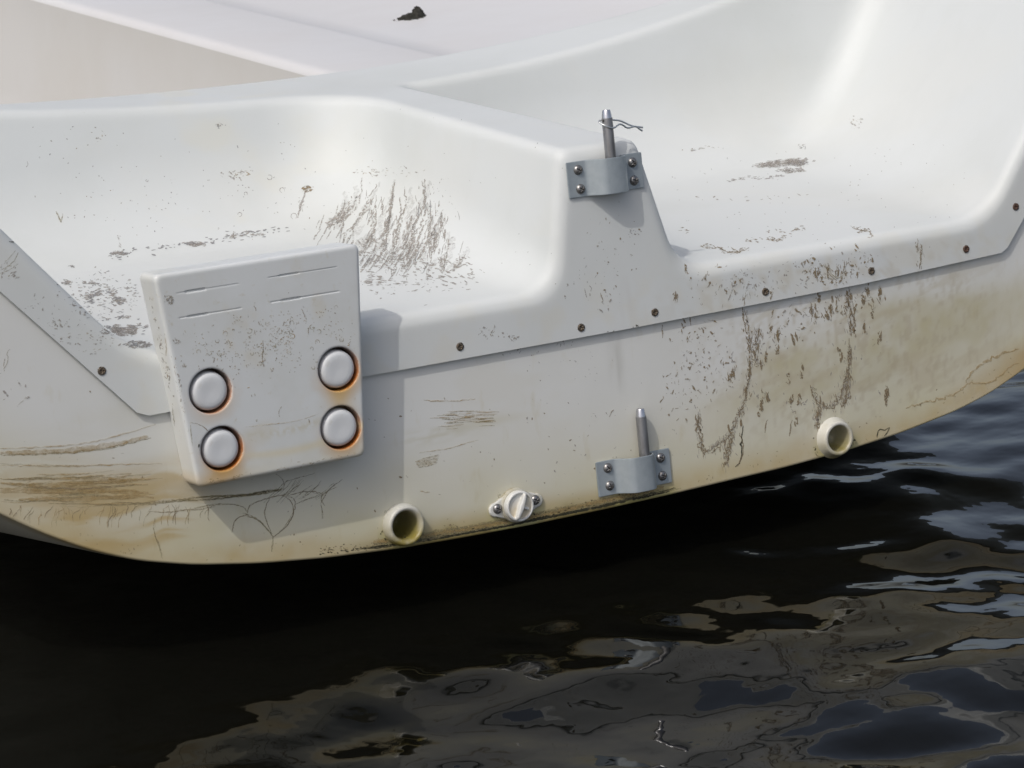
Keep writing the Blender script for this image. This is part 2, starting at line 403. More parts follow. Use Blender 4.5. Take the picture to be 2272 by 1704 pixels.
D.patch(1200, 760, 120, 30, 30, 7, 1.8, down, GR, 1, tilt=-.19); D.patch(1350, 960, 260, 120, 40, 5, 1.6, down, GR, 1); D.patch(1240, 800, 160, 60, 40, 4, 1.6, down, GR, 1)
D.stroke([(1352, 925), (1355, 918), (1356, 913), (1362, 910)], 2.4, BR, .6); D.stroke([(1470, 750), (1470, 735), (1469, 720)], 3, BR, 1)
D.stroke([(1530, 700), (1531, 712), (1533, 722)], 2.6, BR, .6); D.patch(1800, 700, 60, 24, 20, 8, 2.4, down, OL, .6)
# orange-brown outline stains near the right bilge
D.stroke([(2130, 865), (2150, 848), (2175, 850), (2200, 848), (2225, 830), (2245, 810), (2260, 805)], 4, FI, 2.5); D.stroke([(2142, 850), (2160, 820), (2190, 800), (2230, 782), (2260, 775)], 6, FI, 3)
D.stroke([(2010, 905), (2060, 890), (2110, 880), (2140, 860)], 5, FI, 3)
# left: long smears drifting off to port
for (pts, w, mi) in (([(0, 995), (110, 992), (210, 982), (300, 955), (345, 942)], 3.4, FI), ([(0, 1005), (120, 1003), (240, 990), (330, 968)], 13, FI), ([(0, 1010), (140, 1006), (250, 994), (334, 972)], 5, OL), ([(0, 1032), (120, 1036), (230, 1032), (360, 1028)], 3, FI),
                     ([(0, 1029), (140, 1034), (260, 1030)], 2, OL), ([(0, 1062), (110, 1064), (220, 1056), (292, 1050)], 5, FI), ([(0, 1072), (100, 1078), (200, 1070), (290, 1066)], 12, FI), ([(0, 1090), (120, 1092), (240, 1088), (330, 1094)], 14, FI), ([(0, 1084), (120, 1086), (230, 1082)], 9, FI), ([(40, 1108), (160, 1108), (300, 1100), (340, 1104)], 11, FI), ([(20, 1070), (90, 1082), (180, 1086), (280, 1078)], 3, BR)):
    D.stroke(pts, w, mi, 1.2, 9)
for k in range(46):
    x0 = random.uniform(0, 250); y0 = random.uniform(1050, 1118); L = random.uniform(50, 150)
    D.stroke([(x0, y0), (x0+L*.4, y0+random.uniform(-2, 5)), (x0+L, y0+random.uniform(-8, 4))], random.uniform(1.2, 5), random.choice((FI, FI, OL)), .8, 7)
for k in range(26):
    x0 = random.uniform(40, 330); y0 = random.uniform(1058, 1085); L = random.uniform(8, 22)
    D.fleck(x0, y0, L, 2.4, random.uniform(-.6, .1), FI)
# long wavy hair-like weed line and its tendrils
wav = [(130, 1122), (200, 1122), (260, 1115), (330, 1118), (400, 1112), (470, 1105), (540, 1100), (600, 1090), (628, 1086)]
for k in range(7):
    D.stroke([(x+random.uniform(-6, 6), y+random.uniform(-7, 6)) for x, y in wav[random.randint(0, 3):]], random.uniform(1.4, 2.6), random.choice((OL, BR, OL)), 1.2, 6)
for k in range(4):
    D.stroke([(x+random.uniform(-4, 4), y+random.uniform(-3, 4)) for x, y in wav[5:]], 2.6, BK if k == 0 else OL, 1, 6)
D.stroke([(628, 1086), (632, 1070), (622, 1058), (612, 1052)], 2.2, OL, .8); D.stroke([(612, 1092), (625, 1075), (645, 1064), (700, 1050)], 2.0, OL, 1)
for p in ([(600, 1105), (590, 1120), (586, 1140), (592, 1160), (604, 1185)], [(625, 1098), (645, 1110), (652, 1130), (648, 1150), (634, 1172), (606, 1192)], [(630, 1100), (655, 1106), (656, 1130), (640, 1165), (610, 1190)],
          [(540, 1138), (560, 1145), (580, 1158), (594, 1175), (606, 1192)], [(545, 1145), (570, 1150), (590, 1170), (607, 1192)], [(606, 1192), (604, 1205), (603, 1225)], [(516, 1180), (518, 1160), (530, 1146), (552, 1142)],
          [(430, 1128), (460, 1122), (500, 1118), (540, 1122), (548, 1138)], [(548, 1138), (550, 1126), (562, 1116), (600, 1104), (628, 1098)], [(330, 1135), (380, 1138), (410, 1130), (450, 1130), (480, 1120)],
          [(720, 1122), (712, 1108), (715, 1096)], [(712, 1116), (722, 1100), (730, 1085), (760, 1062)], [(640, 1100), (680, 1088), (714, 1095)], [(655, 1118), (690, 1104), (714, 1097)], [(712, 1120), (716, 1140), (714, 1152)],
          [(358, 1238), (356, 1222), (352, 1210), (344, 1190), (340, 1170), (344, 1150)]):
    D.stroke(p, random.uniform(1.8, 3.0), random.choice((OL, OL, BR)), .9, 5)
    D.stroke([(x+random.uniform(-3, 3), y+random.uniform(-3, 3)) for x, y in p], 1.5, OL, .9, 5)
for k in range(46):
    x0 = random.uniform(20, 470); y0 = 1126-(x0-20)*.012+random.uniform(-6, 6); d = random.uniform(-1, 1)
    hgt = random.uniform(14, 48); p = [(x0, y0), (x0-8*d, y0+hgt*.3), (x0-16*d-8, y0+hgt*.6), (x0-18*d-8, y0+hgt)]
    D.stroke(p, random.uniform(1.2, 2.4), random.choice((OL, FI, FI, BR)), .8, 5)
for k in range(16):
    x0 = random.uniform(620, 760); D.stroke([(x0, 1062+random.uniform(0, 18)), (x0-20, 1090), (x0-45, 1106+random.uniform(-8, 12))], 1.6, OL, 1, 6)
# the small scuffs of the bare middle
for k in range(7):
    yy = 1012+k*3.2; D.stroke([(922+k, yy+12-k), (945, yy+4), (975-k, yy-3)], 2.6, FI if k % 2 else OL, .8, 6)
D.stroke([(930, 1005), (1000, 995), (1045, 980), (1062, 976)], 2.2, FI, .8); D.stroke([(940, 888), (1000, 891), (1055, 885)], 3, FI, 1); D.stroke([(932, 1090), (944, 1093), (954, 1092)], 2.4, FI, 1)
for k in range(60):
    x0 = random.uniform(950, 1080); y0 = 928+random.gauss(0, 8)-(x0-1000)*.02; D.stroke([(x0, y0), (x0+random.uniform(15, 45), y0-1)], 1.6, FI if k % 3 else OL, .5, 8)
# specks along the lower edge and everywhere
def px_of(p):
    v = np.array(p)-CAM; z = v@fw; return CX+F_PX*(v@rt)/z, CY-F_PX*(v@up)/z
for k in range(330):                               # slime and specks clinging to the lower edge
    x0 = random.uniform(-.31, .02); a_ = px_of((x0, 0, float(zb(x0))+.002+abs(random.gauss(0, .0035))))
    D.fleck(a_[0], a_[1], random.uniform(3, 9), random.uniform(2, 4), random.uniform(-.4, .4), random.choice((BK, BK, OL, BR)))
for q in range(4):
    for x0, x1 in ((-.26, -.235), (-.225, -.17), (-.18, -.10), (-.12, -.06), (-.08, .03)):
        D.stroke([px_of((x, 0, float(zb(x))+.0026+.0008*q*random.random())) for x in np.linspace(x0-.006*q, x1+.006*q, 7)], random.uniform(3, 6), BK if q < 3 else OL, .8, 4)
        D.stroke([px_of((x, 0, float(zb(x))+.0055+.001*q)) for x in np.linspace(x0, x1, 6)], random.uniform(5, 9), random.choice((OL, FI)), 1.2, 5)
for k in range(120):
    x0 = random.uniform(-.56, .44); a_ = px_of((x0, 0, float(zb(x0))+.002+abs(random.gauss(0, .012))))
    D.fleck(a_[0], a_[1], random.uniform(3, 7), random.uniform(1.5, 3), random.uniform(0, 3), random.choice((BR, OL, FI)))
for cx_, cz_, r_c in ((-.2315, -.0035, .0192), (.2165, -.0058, .0218), (-.1215, -.007, .0175)):
    for k in range(70):
        a_ = random.gauss(-1.7, .75); q_ = px_of((cx_+(r_c+abs(random.gauss(0, .0018)))*math.cos(a_), 0, cz_+(r_c+abs(random.gauss(0, .0018)))*math.sin(a_)))
        D.fleck(q_[0], q_[1], random.uniform(4, 9), random.uniform(2.5, 4.5), random.uniform(0, 3), random.choice((BK, OL, OL)))
D.patch(600, 1000, 620, 240, 70, 4.5, 2.0, down, BR, 1); D.patch(1200, 1000, 300, 120, 40, 4, 2, down, BR, 1); D.patch(30, 860, 60, 60, 14, 12, 2.6, down+.3, OL, .5)
D.stroke([(8, 820), (20, 800), (14, 782), (22, 775)], 2.2, OL, 1); D.stroke([(9, 812), (11, 795)], 2.5, BR, .6)
D.patch(1000, 1170, 20, 14, 10, 6, 2.4, down, BR, .5); D.patch(905, 1225, 40, 6, 30, 5, 2.6, 0, BK, 1)
# white sliver where the skirt's shadow hides dirt against the hull
hull = link('hull', with_dirt('hull', V, Fc, [M_hull]+DM, dT, P), boat)
tag(hull, 'white hull with flat stained transom and rounded bilges')

# ---- the moulding that caps the stern: rib, two scoops, rim --------------------------------
def sdf_cap(x, y, z):
    k = np.where(x > 0, .25, .14)
    T = .2945+.115*y+k*x*x
    top_ = (z-T)*.99
    floor_ = (.1755+.12*y-z)*.993
    yb = .437+(z-.345)*.22+.015*np.clip(-x, 0, .4)*0
    back = (y-yb)*.977
    # port scoop
    ribL = (x-(-.0455-(.293-z)*.17))*.986
    wallL = (-.452-(z-.18)*.826-.12*y-x)*.77
    dp = np.clip(y/.4, 0, 1)
    vert = smax(smax(back, ribL, .095), wallL, .05)
    sL = smax(vert, floor_, .034+.05*dp)
    # starboard scoop
    ribR = (.036+(.293-z)*.27-x)*.965
    wallR = (x-(.455+(z-.239)*.75+.14*y))*.79
    sR = smax(smax(smax(back, ribR, .022), wallR, .034), floor_, .03+.06*dp)
    d = smax(top_, -sL, .010); d = smax(d, -sR, .009)
    d = smax(d, -(y+.0042), .014)
    rear = y-(.572-.38*(x-.05)**2)
    return smax(d, rear, .012)
V, Fc = surface_nets(sdf_cap, (-.80, -.016, .10), (.784, .612, .52), .004)
bm = bmesh.new()
tm = mesh('tmp', V, Fc, []); bm.from_mesh(tm)
def cut(p0, p1):
    """keep what lies above the line p0-p1 in the transom's XZ plane"""
    d = Vector((p1[0]-p0[0], 0, p1[1]-p0[1])); nrm = Vector((-d.z, 0, d.x)).normalized()
    bmesh.ops.bisect_plane(bm, geom=bm.verts[:]+bm.edges[:]+bm.faces[:], dist=1e-5, plane_co=(p0[0], 0, p0[1]), plane_no=nrm)
    o = Vector((p0[0], 0, p0[1])); low = [f for f in bm.faces if (f.calc_center_median()-o).dot(nrm) < 0 and (f.calc_center_median().y < .006 or f.calc_center_median().z < .12)]
    bmesh.ops.delete(bm, geom=low, context='FACES')
edge = [(-.80, .525), (-.557, .246), (-.4575, .1325), (-.448, .1285), (0, .1295), (.26, .1325), (.4225, .1385), (.430, .1425), (.458, .175), (.60, .34)]
for a, b in zip(edge[:-1], edge[1:]):
    cut(a, b)
fr = [e for e in bm.edges if e.is_boundary and all(v.co.y < -.0035 and abs(v.co.x) < .77 for v in e.verts)]
wing = [f for f in bm.faces if f.calc_center_median().y > .1 and abs(f.calc_center_median().x) > .6 and f.calc_center_median().z < .18+(abs(f.calc_center_median().x)-.6)*1.2]
bmesh.ops.delete(bm, geom=wing, context='FACES')
fr = [e for e in fr if e.is_valid]
strips = [[tuple(v.co) for v in e.verts] for e in fr]
bmesh.ops.recalc_face_normals(bm, faces=bm.faces)
for a, b in strips:                                # the 4 mm thickness of the skirt's lower edge
    q = [bm.verts.new(p) for p in (a, b, (b[0], .0005, b[2]), (a[0], .0005, a[2]))]; bm.faces.new(q)
bm.verts.ensure_lookup_table(); bm.verts.index_update()
V = np.array([v.co[:] for v in bm.verts]); Fc = [[v.index for v in f.verts] for f in bm.faces]
bvh = BVHTree.FromBMesh(bm); bm.free()
camv = Vector(CAM)
def hit_cap(x, y):
    h = bvh.ray_cast(camv, Vector(ray(x, y)))
    if h[0] is None: return None
    n = h[1]
    if n.dot(camv-h[0]) < 0: n = -n
    return np.array(h[0]+n*OFF[0])
def paint_cap(V):
    x, y, z = V.T; col = np.tile(np.array(GEL), (len(V), 1))
    a = smooth(.52, .75, fbm(x*11+y*7, z*11, 3))*.12; col = col*(1-a[:, None])+np.array((.64, .62, .55))*a[:, None]
    face = (y < .004)
    a = face*smooth(.5, .7, fbm(x*40, z*40, 13))*.28*smooth(.20, .15, z); col = col*(1-a[:, None])+np.array((.60, .57, .47))*a[:, None]
    a = face*np.exp(-((x-.23)/.17)**4)*smooth(.5, .7, fbm(x*150, z*150, 44))*.4*smooth(.166, .155, z); col = col*(1-a[:, None])+np.array((.46, .42, .33))*a[:, None]
    a = face*np.exp(-((x-.005)/.009)**2)*smooth(.19, .16, z)*smooth(.35, .7, fbm(x*220, z*22, 8))*.4; col = col*(1-a[:, None])+np.array((.52, .51, .49))*a[:, None]
    a = (~face)*smooth(.55, .75, fbm(x*16, y*16+z*16, 4))*np.exp(-((x+.18)/.1)**2)*.25*(z > .22); col = col*(1-a[:, None])+np.array((.66, .62, .48))*a[:, None]
    return col
D = dC = Dirt(hit_cap)
# big fan of grey streaks on the side of the rib where it turns into the floor
fan = [[(792, 402), (790, 440), (772, 475), (740, 500)], [(830, 408), (818, 450), (800, 490), (770, 520)], [(880, 408), (868, 450), (860, 500), (850, 550)], [(905, 420), (895, 460), (890, 500), (878, 545)],
       [(945, 405), (940, 450), (930, 500), (915, 560)], [(955, 450), (950, 490), (940, 540), (925, 585)], [(975, 470), (965, 520), (950, 560)], [(1015, 520), (1000, 560), (980, 600)], [(1040, 545), (1030, 580), (1000, 605)],
       [(770, 430), (765, 460), (742, 485), (725, 505)], [(830, 500), (830, 530), (800, 545)], [(900, 530), (905, 560), (895, 585)]]
def flow(x, y):
    v = (y-410)/190; u = (x-720)/330
    return math.radians(94)+math.radians(52)*max(0, v)**1.2*(1-u*.9)+random.gauss(0, .10)
def trail(x, y, L, w, mi):
    """a streak that follows the way the water ran down the fillet"""
    pts = [(x, y)]
    a = flow(x, y)
    for _ in range(max(2, int(L/7))):
        a = .6*a+.4*flow(x, y)+random.gauss(0, .18); x += 7*math.cos(a); y += 7*math.sin(a); pts.append((x, y))
    D.stroke(pts, w, mi, .5, 3.5)
for p in fan:
    D.stroke([(x+random.gauss(0, 8), y+random.gauss(0, 8)) for x, y in p], random.uniform(10, 22), SM, 3, 5)
    for q in range(3): D.stroke([(x+random.gauss(0, 9), y+random.gauss(0, 8)) for x, y in p[random.randint(0, 1):]], random.uniform(3, 7), GN, 2.5, 5)
for k in range(1250):
    x = random.uniform(700, 1065); y = random.uniform(400, 600)
    u = (x-880)/185; v = (y-(512+(x-880)*.10))/95
    if u*u+v*v > random.uniform(.1, 1.0): continue
    if vnoise(x/10, y/45, 4) < .40: continue
    if random.random() < .5: trail(x, y, random.choice((10, 16, 24, 36)), random.uniform(2.2, 5.5), GN)
    else: trail(x, y, random.choice((8, 14, 22, 30)), random.uniform(1.0, 2.0), random.choice((GR, DK, GR, GR)))
for k in range(110):
    x = random.uniform(790, 1060); y = 565+(x-790)*.16+random.gauss(0, 18)
    D.fleck(x, y, random.choice((8, 12, 20)), random.uniform(3, 6), random.gauss(.30, .3), GN)
    D.fleck(x+random.gauss(0, 20), y+random.gauss(0, 12), random.choice((6, 9)), 1.8, random.gauss(.35, .4), GR)
for k in range(34):
    x = random.gauss(885, 80); y = random.gauss(560, 28)+(x-885)*.1; D.fleck(x, y, random.uniform(30, 60), random.uniform(8, 20), flow(x, y), SM)
D.patch(850, 618, 60, 22, 100, 15, 2.8, .02, GR, .15, clump=20); D.patch(840, 640, 80, 30, 40, 8, 2, 0, GR, .2); D.patch(960, 630, 60, 20, 30, 9, 2, 0, GR, .3)
D.stroke([(682, 412), (675, 430), (668, 455), (660, 485)], 5, GR, 1.5); D.patch(682, 420, 14, 10, 26, 9, 2.4, -.5, BR, .5); D.patch(668, 455, 6, 26, 14, 9, 1.8, 1.8, GR, .2)
# grey flakes lying in the port scoop: along the wall's foot, and where the floor meets the aft edge
D.along([(225, 573), (330, 552), (420, 541), (540, 522), (640, 508)], 70, 5, 9, 3.2, -.10, DK, .15)
D.patch(265, 562, 24, 5, 30, 14, 4, -.05, DK, .15); D.patch(430, 541, 30, 5, 26, 18, 4.5, -.06, DK, .12); D.patch(265, 535, 6, 18, 8, 8, 2, 1.4, GR, .3); D.patch(540, 520, 60, 10, 22, 12, 3, -.1, DK, .2)
D.patch(165, 632, 55, 12, 110, 13, 4, .02, DK, .2, clump=16); D.patch(240, 662, 70, 26, 240, 12, 3.2, .02, DK, .25, clump=18); D.patch(275, 722, 60, 30, 260, 15, 3.4, -.05, DK, .25, clump=14); D.patch(265, 735, 46, 12, 120, 14, 4, .02, GR, .2)
D.patch(305, 765, 34, 10, 90, 9, 3, .02, DK, .25); D.patch(230, 660, 100, 70, 230, 7, 2, 0, DK, .3); D.patch(160, 592, 14, 3, 6, 12, 2.5, -.1, DK, .1)
for k in range(60): D.fleck(random.uniform(60, 700), random.uniform(270, 520), random.uniform(2.5, 6), random.uniform(2, 3.2), random.uniform(0, 3), random.choice((DK, GR, GR, BR)))
for k in range(70): D.fleck(random.gauss(440, 150), random.gauss(430, 50), random.uniform(2.0, 5), random.uniform(1.5, 2.8), random.uniform(0, 3), random.choice((DK, GR, BR)))
for (x, y, r) in ((598, 394, 6), (626, 422, 6), (532, 476, 5), (545, 430, 4), (652, 480, 7), (326, 401, 3)):
    a0 = random.uniform(0, 6); D.stroke([(x+r*math.cos(a0+t), y+r*math.sin(a0+t)) for t in (0, .9, 1.8, 2.7, 3.6, 4.5, 5.2)], 1.8, GR, .3, 3)
D.stroke([(124, 470), (130, 480), (136, 494)], 4, OL, .8); D.stroke([(139, 474), (137, 485), (135, 495)], 3, OL, .8); D.stroke([(60, 358), (63, 366), (58, 371)], 1.8, GR, .4)
D.patch(485, 282, 12, 16, 7, 7, 3, .5, DK, .8); D.patch(520, 385, 40, 14, 24, 8, 2, .2, FI, .5); D.along([(512, 380), (525, 392)], 6, 3, 6, 2, -.8, OL); D.patch(860, 380, 90, 16, 40, 8, 2, .2, FI, .5)
D.stroke([(527, 325), (525, 320), (528, 328)], 2, DK, .3); D.patch(970, 440, 60, 60, 30, 5, 1.6, 1.6, GR, .4)
D.patch(230, 300, 40, 20, 8, 6, 2, .4, FI, .6)
# the rib's stern face and the skirt
D.patch(1360, 560, 80, 120, 46, 5, 2.2, down, BR, .9); D.patch(1300, 640, 90, 60, 26, 8, 2, down, GR, .5); D.stroke([(1297, 640), (1299, 652), (1301, 660)], 2, GR, .3); D.stroke([(1332, 650), (1335, 660), (1338, 668)], 2.6, BR, .4)
D.stroke([(1308, 634), (1313, 638), (1311, 646)], 1.8, GR, .3); D.patch(1410, 516, 18, 6, 12, 4, 2, .3, DK, .6); D.patch(1080, 735, 26, 22, 26, 6, 2, 2, OL, .6); D.patch(1130, 748, 30, 12, 20, 6, 2, 0, GR, .6)
D.along([(1330, 742), (1352, 738), (1380, 732), (1420, 722)], 24, 2.5, 5, 2.4, -.2, BK, .5); D.stroke([(1405, 738), (1408, 746), (1409, 752)], 2.4, BR, .4)
D.patch(1850, 590, 120, 45, 150, 8, 2.4, down, BR, .7, tilt=-.2, clump=24); D.patch(1850, 612, 60, 26, 40, 12, 3, down, BR, .5); D.patch(1760, 610, 260, 45, 130, 6, 2, down, GR, .9, tilt=-.2)
D.patch(1580, 630, 90, 60, 40, 8, 2.6, down, BR, .6); D.patch(1640, 640, 70, 30, 40, 12, 2, down+.3, OL, .5)
for (x, y, L) in ((2042, 575, 44), (2044, 560, 36), (2036, 545, 30), (1711, 655, 20), (1652, 672, 24), (1498, 655, 14), (1520, 595, 16), (1565, 615, 14), (1500, 660, 12), (1873, 590, 26), (1838, 600, 34), (1858, 606, 28)):
    D.stroke([(x, y-L/2), (x+random.uniform(-3, 3), y), (x-2, y+L/2)], 2.6, BR, .8, 4); D.along([(x, y-L/2), (x, y+L/2)], 8, 3, 9, 2.4, down, BR)
D.stroke([(1835, 590), (1842, 606), (1856, 618), (1872, 612), (1875, 596)], 2.6, OL, .8); D.stroke([(1830, 585), (1838, 608), (1856, 622)], 2.2, BR, .8)
# port skirt
D.patch(20, 600, 32, 26, 24, 10, 2, -.8, OL, .5); D.stroke([(0, 600), (18, 592), (32, 578), (40, 560)], 2.4, OL, .8); D.stroke([(0, 606), (20, 600), (40, 585)], 2, OL, .8); D.stroke([(20, 536), (30, 538)], 3.5, BK, .5)
D.stroke([(10, 580), (20, 572), (34, 556)], 1.8, OL, .8); D.patch(120, 700, 110, 60, 40, 6, 2, .8, GR, .8); D.patch(190, 760, 90, 30, 60, 7, 2, 0, FI, .4); D.patch(130, 720, 30, 14, 30, 6, 2, .9, OL, .5)
D.along([(40, 686), (90, 733), (150, 790), (220, 846), (280, 898)], 16, 3, 6, 2, .75, OL, .5)
# the starboard scoop: grey patch, brown tide lines
D.patch(1735, 362, 75, 9, 190, 12, 2.4, -.08, GR, .1, tilt=-.10); D.patch(1755, 378, 35, 7, 70, 11, 2.2, -.08, GR, .1); D.along([(1615, 402), (1660, 393), (1700, 397), (1740, 388)], 46, 2, 9, 2, -.05, GR, .15); D.patch(1770, 362, 26, 7, 80, 10, 2.2, -.08, DK, .1)
D.patch(1540, 333, 6, 3, 5, 7, 2, 0, DK, .3); D.patch(1780, 325, 12, 7, 8, 7, 2.2, -.5, DK, .4); D.patch(1900, 272, 26, 16, 26, 6, 2, .6, FI, .4)
for p, n in (([(1555, 545), (1590, 550), (1610, 560), (1640, 558), (1660, 552)], 70), ([(1700, 530), (1730, 532), (1745, 525)], 30), ([(1890, 505), (1912, 511), (1930, 512), (1934, 526)], 34), ([(1640, 536), (1690, 532)], 14), ([(1760, 510), (1785, 506)], 12), ([(1505, 510), (1560, 520)], 8), ([(1700, 512), (1720, 510), (1760, 520)], 10), ([(1545, 436), (1740, 440), (1800, 432)], 14), ([(1600, 325), (1500, 335)], 10)):
    D.along(p, n, 2.6, 8, 2.2, .1, BR, .3)
D.stroke([(1890, 505), (1914, 513), (1932, 513), (1934, 528)], 1.8, BR, .6); D.stroke([(1600, 552), (1615, 562), (1640, 560), (1662, 550)], 1.8, BR, .8)
for k in range(90): D.fleck(random.uniform(1480, 2150), random.uniform(320, 560), random.uniform(2, 4.5), random.uniform(1.4, 2.2), random.uniform(0, 3), random.choice((GR, BR, GR)))
for k in range(40): D.fleck(random.uniform(700, 1250), random.uniform(240, 620), random.uniform(2, 5), random.uniform(1.4, 2.2), random.uniform(0, 3), random.choice((DK, BR, GR)))
cap = link('stern_moulding', with_dirt('stern_moulding', V, Fc, [M_cap]+DM, dC, paint_cap(V)), boat)
tag(cap, 'white moulded stern deck with central rib and two open scoops')

# ---- cockpit beyond the rim ----------------------------------------------------------------
bm = bmesh.new()
def prism_y(prof, y0, y1, mi, ny=24, fn=None):
    """open section in XZ swept forward; z rises with the level deck"""
    n = len(prof); rows_ = []
    for j in range(ny+1):
        y = y0+(y1-y0)*j/ny
        rows_.append([bm.verts.new(((p[0]+fn(y)) if abs(p[0]) < .5 and y < 1.8 else p[0]*(hull_wide(y) if abs(p[0]) > .69 or y >= 1.8 else min(1, hull_wide(y))), y, p[1]+.113*y)) for p in prof])
    for j in range(ny):
        for i in range(n-1):
            f = bm.faces.new((rows_[j][i], rows_[j][i+1], rows_[j+1][i+1], rows_[j+1][i])); f.material_index = mi[i]; f.smooth = True
side = lambda y: .02*(y-1)
prism_y([(-.797, .383), (-.76, .385), (-.72, .375), (-.70, .12), (-.05, .10), (.06, .12), (.074, .262), (.077, .2685), (.083, .271), (.09, .272), (.22, .272), (.236, .270), (.247, .265), (.252, .262), (.30, .2615), (.50, .28), (.70, .33), (.77, .40), (.778, .40)],
        .48, 3.4, [0, 0, 1, 1, 1, 1, 0, 0, 0, 0, 0, 0, 0, 0, 0, 0, 0, 0], 30, side)
prism_y([(-.797, .383), (-.73, .386)], .004, .48, [0], 6); prism_y([(.73, .440), (.778, .402)], .004, .48, [0], 6)
me = bpy.data.meshes.new('cockpit'); bm.to_mesh(me); bm.free(); me.materials.append(M_cock); me.materials.append(M_beige)
ck = link('cockpit', me, boat); tag(ck, 'pale cockpit with beige well beside a white longitudinal ridge')

# ---- screws ---------------------------------------------------------------------------------
def head_mesh(name, R, H, flat, m_, h=.0004):
    def f(x, y, z):
        r = np.sqrt(x*x+z*z)
        if flat:
            b = smax(r-R, -y-.0009, .0007); b = smax(b, -(smax(r-R*.80, -(R*0+.01-0)-y, .0001))*0-1, .0001)
            b = smax(b, -(np.maximum(np.abs(r-R*.86)-.0002, -y-.0012)), .0002)
        else:
            s = np.sqrt(x*x+z*z+(y-(R*R-H*H)/(2*H)*1.0)**2)-(R*R+H*H)/(2*H); b = smax(s, r-R, .0008)
        cr = np.minimum(np.maximum(np.abs(x)-.00048, np.abs(z)-R*.52), np.maximum(np.abs(z)-.00048, np.abs(x)-R*.52))
        cr = np.maximum(cr, y+(.0002 if flat else H*.45))
        return smax(smax(b, -cr, .0002), y-.0006, .0002)
    V, Fc = surface_nets(f, (-R*1.15, -H*1.3-.001, -R*1.15), (R*1.15, .0012, R*1.15), h, 2)
    return mesh(name, V, Fc, [m_])
pan = head_mesh('bolt', .0047, .0030, False, M_bolt)
flat1 = head_mesh('screw', .0037, .0009, True, M_screw); flat2 = head_mesh('screw', .0037, .0009, True, M_rusty)
def place(me, name, parent, loc, rot=0, label=None):
    o = link(name, me, parent); o.location = loc; o.rotation_euler = (0, rot, 0)
    if label: o['label'] = label
    return o
for i, (x, z) in enumerate([(-.483, .171), (-.161, .140), (-.041, .138), (.035, .140), (.153, .141), (.271, .143), (.381, .148), (.443, .180)]):
    place(flat2 if i > 5 else flat1, 'screw', boat, (x, -.0042, z), .3+i*.9, 'rusty brown screw in the skirt' if i > 5 else None)

# ---- rudder pintles: strap (> pin, four bolts) -----------------------------------------------
def strap_mesh():
    th = .0020; H = .0157
    c = [(-.0385, .0012), (-.0215, .0012), (-.0185, .0022), (-.0150, .0060), (-.0115, .0112), (-.0085, .0142), (-.005, .0154), (.004, .0157), (.009, .0155), (.0128, .0140), (.0152, .0110), (.0160, .0075), (.0160, .0024), (.0168, .0013), (.019, .0012), (.0378, .0012)]
    P_ = np.array(c); t = np.gradient(P_, axis=0); t /= np.linalg.norm(t, axis=1)[:, None]; nrm = np.stack([-t[:, 1], t[:, 0]], 1)
    A = P_+nrm*th*.5; B = P_-nrm*th*.5
    bm = bmesh.new()
    def ringv(z): return [bm.verts.new((p[0], -p[1], z)) for p in A]+[bm.verts.new((p[0], -p[1], z)) for p in B[::-1]]
    lo, hi = ringv(-H), ringv(H); n = len(lo); h2 = n//2
    for i in range(n): bm.faces.new((lo[i], lo[(i+1) % n], hi[(i+1) % n], hi[i]))
    for r_ in (lo, hi):
        for i in range(h2-1): bm.faces.new((r_[i], r_[i+1], r_[n-2-i], r_[n-1-i]))
    bmesh.ops.recalc_face_normals(bm, faces=bm.faces)
    es = [e for e in bm.edges if e.calc_face_angle(0) > 1.2]
    bmesh.ops.bevel(bm, geom=es, offset=.0005, segments=2, affect='EDGES')
    for f in bm.faces: f.smooth = True
    for e in bm.edges: e.smooth = e.calc_face_angle(0) < .6
    me = bpy.data.meshes.new('pintle_strap'); bm.to_mesh(me); bm.free(); me.materials.append(M_strap); return me
def pin_mesh(hole):
    R = .0048; top_ = .0415; prof = [(0, -.0285), (R, -.0285), (R, .0), (R, .034), (R*.99, .0345), (R*.75, top_-.0006), (R*.68, top_), (0, top_)]
    v, f, mi = [], [], []; n = 32
    for r, z in prof:
        for k in range(n): a = 2*math.pi*k/n; v.append((r*math.cos(a), r*math.sin(a), z))
    for i in range(len(prof)-1):
        for k in range(n): f.append((i*n+k, i*n+(k+1) % n, (i+1)*n+(k+1) % n, (i+1)*n+k)); mi.append(1 if i >= 4 else 0)
    if hole:      # dark discs on the pin's surface, painting the shade inside the clip's cross-hole
        for sgn in (-1, 1):
            b = len(v)
            for k in range(12):
                a = 2*math.pi*k/12; yy = .0011*math.cos(a)-.0012; v.append((sgn*math.sqrt((R+.00012)**2-yy*yy), yy, hole+.0012*math.sin(a)))
            f.append(tuple(range(b, b+12)) if sgn > 0 else tuple(range(b+11, b-1, -1))); mi.append(2)
    me = mesh('pin', v, f, [M_pin, M_tip, M_debris_hole], mi)
    bm = bmesh.new(); bm.from_mesh(me); bmesh.ops.remove_doubles(bm, verts=bm.verts, dist=1e-6)
    for e in bm.edges: e.smooth = e.calc_face_angle(0) < .35
    bm.to_mesh(me); bm.free(); return me
sm = strap_mesh()
